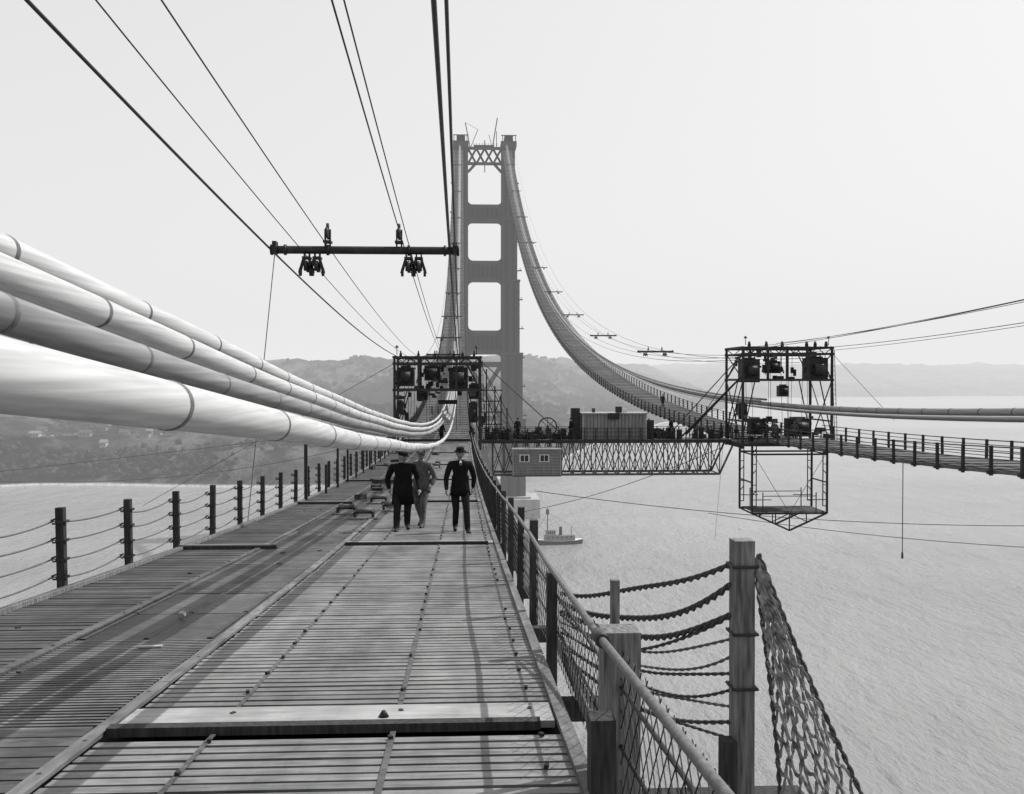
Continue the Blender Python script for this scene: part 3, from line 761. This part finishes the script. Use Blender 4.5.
b=MB(); b.tube([(1.5,0,4.4),(1.7,0,8.6)],.8,12,'steel'); b.tube([(-5,0,6.7),(-5,0,18)],.22,6,'steel'); b.box((-5,0,16),(1.4,1.4,2.4),'steel_m'); b.beam((-7,0,12),(-3,0,12),.14,.14,'steel'); b.tube([(7,0,2.5),(7,0,9)],.14,6,'steel')
b.tube([(-5,0,15.5),(-12.6,0,3.2)],.06,4,'wire'); b.tube([(-5,0,15.5),(7,0,9)],.06,4,'wire'); b.tube([(7,0,9),(12.4,0,2.5)],.06,4,'wire')
b.build('funnel_and_masts',tb); tb.rotation_euler=(0,0,.12)

# ---------------------------------------------------------------- men
def skin(nodes,edges,sub=2):
    me=bpy.data.meshes.new('t'); names=list(nodes); me.from_pydata([nodes[n][0] for n in names],[(names.index(a),names.index(c)) for a,c in edges],[])
    ob=bpy.data.objects.new('t',me); scene.collection.objects.link(ob)
    ob.modifiers.new('s','SKIN'); sv=me.skin_vertices[0].data
    for i,n in enumerate(names):
        r=nodes[n][1]; sv[i].radius=r if isinstance(r,tuple) else (r,r); sv[i].use_root=(i==0)
    mm=ob.modifiers.new('u','SUBSURF'); mm.levels=sub; mm.render_levels=sub
    bpy.context.view_layer.update()
    dg=bpy.context.evaluated_depsgraph_get(); r=bpy.data.meshes.new_from_object(ob.evaluated_get(dg))
    bpy.data.objects.remove(ob); return r
def man(name,loc,rz,coat,trou,stride=1.0,hat=True,flip=1,coatlen=.80,scale=1.0,look=0.0,shirt=True,nod=.05,bend=0.0,wide=1.0):
    e=empty(name,loc); e.rotation_euler=(0,0,rz); e.scale=(scale*wide,scale*wide,scale)
    s=stride
    nd={'pel':((0,0,.96),(.155,.115)),'sp1':((0,-.01,1.10),(.14,.105)),'sp2':((0,0,1.28),(.165,.12)),'sp3':((0,.005,1.42),(.135,.10)),
     'nk':((0,0,1.51),.062),'nk2':((0,-.015,1.585),.056)}
    ed=[('pel','sp1'),('sp1','sp2'),('sp2','sp3'),('sp3','nk'),('nk','nk2')]
    hands=[]
    for S,ph in((1,flip),(-1,-flip)):
        t='L' if S>0 else 'R'; f=ph*s
        nd['hip'+t]=((.095*S,0,.90),.105)
        if f>0: kn=(.115*S,-.17*f,.51); an=(.13*S,-.27*f,.095); toe=(.165*S,-.25*f-.20,.055)
        else: kn=(.085*S,.03*abs(f)-.04,.49); an=(.09*S,.26*abs(f),.14); toe=(.10*S,.26*abs(f)-.18,.035)
        nd['th'+t]=((.10*S,kn[1]*.5,.70),.092); nd['kn'+t]=(kn,.072); nd['cf'+t]=(tuple((Vector(kn)+Vector(an))/2+Vector((0,.015,0))),.070); nd['an'+t]=(an,.062); nd['toe'+t]=(toe,(.048,.035)); nd['mid'+t]=(tuple((Vector(an)+Vector(toe))/2+Vector((0,0,-.025))),(.05,.045))
        ed+=[('pel','hip'+t),('hip'+t,'th'+t),('th'+t,'kn'+t),('kn'+t,'cf'+t),('cf'+t,'an'+t),('an'+t,'mid'+t),('mid'+t,'toe'+t)]
        el=(.285*S,.05*f+.03,1.14); wr=(.255*S+.03*S*(f<0),.17*f-.10-bend,.92+bend*.5)
        nd['sh'+t]=((.19*S,.005,1.435),.078); nd['ua'+t]=((.245*S,.02*f+.01,1.29),.066); nd['el'+t]=(el,.057); nd['fa'+t]=(tuple((Vector(el)+Vector(wr))/2),.05); nd['wr'+t]=(wr,.038)
        ed+=[('sp3','sh'+t),('sh'+t,'ua'+t),('ua'+t,'el'+t),('el'+t,'fa'+t),('fa'+t,'wr'+t)]
        hands.append((S,Vector(wr),(Vector(wr)-Vector(el)).normalized()))
    me=skin(nd,ed)
    for k in [coat,trou,'skin','black']: me.materials.append(M[k])
    for p in me.polygons:
        c=p.center; p.use_smooth=True
        if c.z<.10: p.material_index=3
        elif c.z>1.515: p.material_index=2
        elif c.z<.97 and abs(c.x)<.215: p.material_index=1
        else: p.material_index=0
    ob=bpy.data.objects.new('body',me); scene.collection.objects.link(ob); ob.parent=e
    for S,w,d in hands:
        side=Vector((0,-1,0)); side=(side-d*side.dot(d)).normalized()
        inn=Vector((-S,0,0)); inn=(inn-d*inn.dot(d)).normalized()
        hd={'w':(tuple(w-d*.01),(.026,.022)),'p':(tuple(w+d*.045),(.036,.018)),'k':(tuple(w+d*.085),(.038,.016))}
        he=[('w','p'),('p','k')]
        for i,(o,l) in enumerate(((-.030,.062),(-.010,.072),(.010,.078),(.029,.070))):
            a=w+d*.085+side*o; c=a+d*l*.5+inn*.008; z=c+d*l*.38+inn*.022
            hd['a%d'%i]=(tuple(a),.0095); hd['b%d'%i]=(tuple(c),.0088); hd['c%d'%i]=(tuple(z),.0072)
            he+=[('k','a%d'%i),('a%d'%i,'b%d'%i),('b%d'%i,'c%d'%i)]
        a=w+d*.03+side*.032; c=a+d*.035+side*.02+inn*.012; z=c+d*.03+side*.004+inn*.01
        hd['t0']=(tuple(a),.012); hd['t1']=(tuple(c),.0105); hd['t2']=(tuple(z),.0085); he+=[('p','t0'),('t0','t1'),('t1','t2')]
        hm=skin(hd,he,1); hm.materials.append(M['skin'])
        for p in hm.polygons: p.use_smooth=True
        o=bpy.data.objects.new('hand',hm); scene.collection.objects.link(o); o.parent=e
    b=MB(); z0=coatlen
    b.rev([(1.0,1.20-1.2),(1.04,1.06-1.2),(1.14,.93-1.2),(1.26,z0-1.2),(1.22,z0-1.2+.004),(1.02,1.0-1.2)],(0,0,1.2),28,coat,.168,.125)
    b.rev([(.085,0),(.078,.035),(.066,.04)],(0,.0,1.495),20,coat,1.05,1.0)
    if shirt:
        b.poly([(-.03,-.135,1.49),(0,-.142,1.36),(.03,-.135,1.49),(.0,-.10,1.53)],'shirt')
        b.poly([(-.010,-.146,1.48),(-.012,-.150,1.38),(.0,-.150,1.355),(.012,-.150,1.38),(.010,-.146,1.48)],'coat')
        for sx in(-1,1): b.prism([(sx*.03,-.138,1.50),(sx*.085,-.13,1.42),(0.0,-.143,1.26)],(0,-.008,0),coat)
    b.build('coat',e)
    hdm=bpy.data.meshes.new('head'); bm=bmesh.new(); bmesh.ops.create_uvsphere(bm,u_segments=28,v_segments=22,radius=1)
    for v in bm.verts:
        x,y,z=v.co
        f=1-.28*max(0,-z)**1.3; x*=f; 
        yy=y*.098*(1-.10*max(0,-z) if y<0 else 1-.15*max(0,-z)); xx=x*.076; zz=z*.118
        if y<0:
            yy-=.026*math.exp(-(xx/.013)**2)*math.exp(-((zz+.015)/.02)**2) 
            yy-=.012*math.exp(-(xx/.02)**2)*math.exp(-((zz+.095)/.02)**2)
            for sx in(-1,1): yy+=.009*math.exp(-((xx-sx*.03)/.014)**2)*math.exp(-((zz-.008)/.012)**2)
            yy-=.004*math.exp(-(xx/.05)**2)*math.exp(-((zz-.03)/.01)**2)
        v.co=(xx,yy,zz)
    bm.to_mesh(hdm); bm.free()
    hdm.materials.append(M['skin']); hdm.materials.append(M['hair'])
    for p in hdm.polygons:
        p.use_smooth=True; c=p.center
        if (c.z>.05 and c.y<0) or (c.z>-.03 and c.y>.015): p.material_index=1
    hh=empty('head_group'); hh.parent=e; hh.location=(0,-.02,1.66); hh.rotation_euler=(nod,0,look)
    o=bpy.data.objects.new('head',hdm); scene.collection.objects.link(o); o.parent=hh
    b=MB()
    for sx in(-1,1):
        b.rev([(.001,-.008),(.007,-.005),(.009,0),(.007,.005),(.001,.008)],(sx*.03,-.083,.006),10,'black')
        b.box((sx*.03,-.091,.026),(.03,.006,.006),'hair')
        b.rev([(.002,-.03),(.010,-.022),(.013,0),(.014,.018),(.004,.03)],(sx*.077,.005,-.005),10,'skin',.7,1.4)
    b.box((0,-.089,-.058),(.042,.008,.006),'black')
    if hat==True:
        b.rev([(.145,.050),(.148,.057),(.10,.052),(.092,.056)],(0,0,0),32,'coat',.85,1.0)
        b.rev([(.145,.050),(.085,.046)],(0,0,0),32,'coat',.85,1.0)
        b.rev([(.096,.05),(.097,.08),(.0965,.082),(.088,.12),(.072,.142),(.04,.142),(.0,.128)],(0,0,0),32,coat,.86,1.05)
        b.rev([(.0985,.052),(.0985,.080)],(0,0,0),32,'black',.86,1.05)
    elif hat=='cap':
        b.rev([(.098,.045),(.112,.075),(.10,.105),(.05,.125),(0,.128)],(0,.005,0),28,coat,.88,1.05)
        b.prism([(-.06,-.08,.05),(-.045,-.135,.042),(0,-.15,.04),(.045,-.135,.042),(.06,-.08,.05)],(0,0,.008),coat)
    else:
        b.rev([(.080,.03),(.083,.06),(.074,.095),(.045,.118),(0,.125)],(0,.012,0),28,'hair',.95,1.18)
    b.build('face_and_hat',hh)
    return e
man('man_in_suit',(-.04,20.9,D(20.9)-.015),0.06,'coat','trou',.9,True,1,.78,1.0,.1,True,.1,.0,1.05)
man('man_in_overcoat',(-1.27,21.4,D(21.4)-.015),.12,'coat','trou',.7,'cap',-1,.60,.96,.5,False,.2,.04,1.2)
man('workman',(-.91,22.3,D(22.3)-.015),-.35,'coat2','coat2',1.0,'cap',1,.80,.97,.6,False,.3,.12,1.05)
for p,rz in(((4.6,82.5,zt+.17),.5),((9.0,81.9,zt+.17),-1.2),((17.5,82.6,zt+.17),.8),((24.6,79.6,76.75),.3),((27.0,79.7,76.75),-.4),((25.3,79.5,76.75),-.4),((26.0,128,D(128)),.1),((-1.6,77.2,D(77)),2.5)):
    man('workman',p,rz,random.choice(['coat','coat2','trou']),'trou',.3,'cap',1,.8,1.0,0,False)

def roller(x,y):
    b=MB(); z=D(y)
    b.box((x-.22,y,z+.10),(.05,.35,.2),'steel'); b.box((x+.22,y,z+.10),(.05,.35,.2),'steel')
    b.tube([(x-.2,y,z+.2),(x+.2,y,z+.2)],.07,12,'steel_m'); b.beam((x-.35,y-.2,z+.03),(x+.35,y-.2,z+.03),.08,.05,'timber')
    b.build('cable_roller')
for x,y in((-2.4,24.5),(-1.9,27),(-2.5,30),(-1.5,33),(-2.2,38),(-1.4,44),(-1.4,52),(-3.0,26.0)): roller(x,y)
b=MB()
for i in range(34):
    y=random.uniform(24,70); x=random.uniform(-4.7,-1.2)
    b.box((x,y,D(y)+.10),(random.uniform(.1,.5),random.uniform(.1,.5),random.uniform(.08,.2)),random.choice(['steel','timber','steel_m','timber_d']),random.uniform(-1,1))
for i in range(12):
    y=35+i*3.3; b.beam((-4.75,y,D(y)),(-4.75,y,D(y)+random.uniform(1.0,1.7)),.08,.08,'timber_d')
b.beam((-4.9,31.5,D(31)),(-4.9,31.5,D(31)+2.0),.1,.1,'timber_d')
b.build('tools_and_timber')

# ---------------------------------------------------------------- light, sky, camera
az,el=math.radians(62),math.radians(50)
sd=Vector((math.sin(az)*math.cos(el),math.cos(az)*math.cos(el),math.sin(el)))
l=bpy.data.lights.new('sun','SUN'); l.energy=5.0; l.angle=math.radians(.5); l.color=(1,.995,.985)
lo=bpy.data.objects.new('sun',l); lo.rotation_euler=sd.to_track_quat('Z','Y').to_euler(); lo.location=(50,30,200); scene.collection.objects.link(lo)
w=bpy.data.worlds.new('World'); scene.world=w; w.use_nodes=True; nt=w.node_tree; bg=nt.nodes['Background']
sk=nt.nodes.new('ShaderNodeTexSky'); sk.sky_type='NISHITA'; sk.sun_disc=False; sk.sun_elevation=el; sk.sun_rotation=az; sk.dust_density=4; sk.altitude=80
bw=nt.nodes.new('ShaderNodeRGBToBW'); pw=nt.nodes.new('ShaderNodeMath'); pw.operation='POWER'; pw.inputs[1].default_value=.22
ml=nt.nodes.new('ShaderNodeMath'); ml.operation='MULTIPLY'; ml.inputs[1].default_value=6.3
nt.links.new(sk.outputs[0],bw.inputs[0]); nt.links.new(bw.outputs[0],pw.inputs[0]); nt.links.new(pw.outputs[0],ml.inputs[0]); nt.links.new(ml.outputs[0],bg.inputs[0])
bg.inputs[1].default_value=.1
cam=bpy.data.cameras.new('camera'); cam.lens=35; cam.sensor_width=36; cam.clip_start=.05; cam.clip_end=80000
co=bpy.data.objects.new('camera',cam); co.location=(0,0,82); co.rotation_euler=(math.radians(90-1.09),0,math.radians(-2.87)); scene.collection.objects.link(co)
scene.camera=co
scene.view_settings.view_transform='Standard'; scene.view_settings.look='None'; scene.view_settings.exposure=0
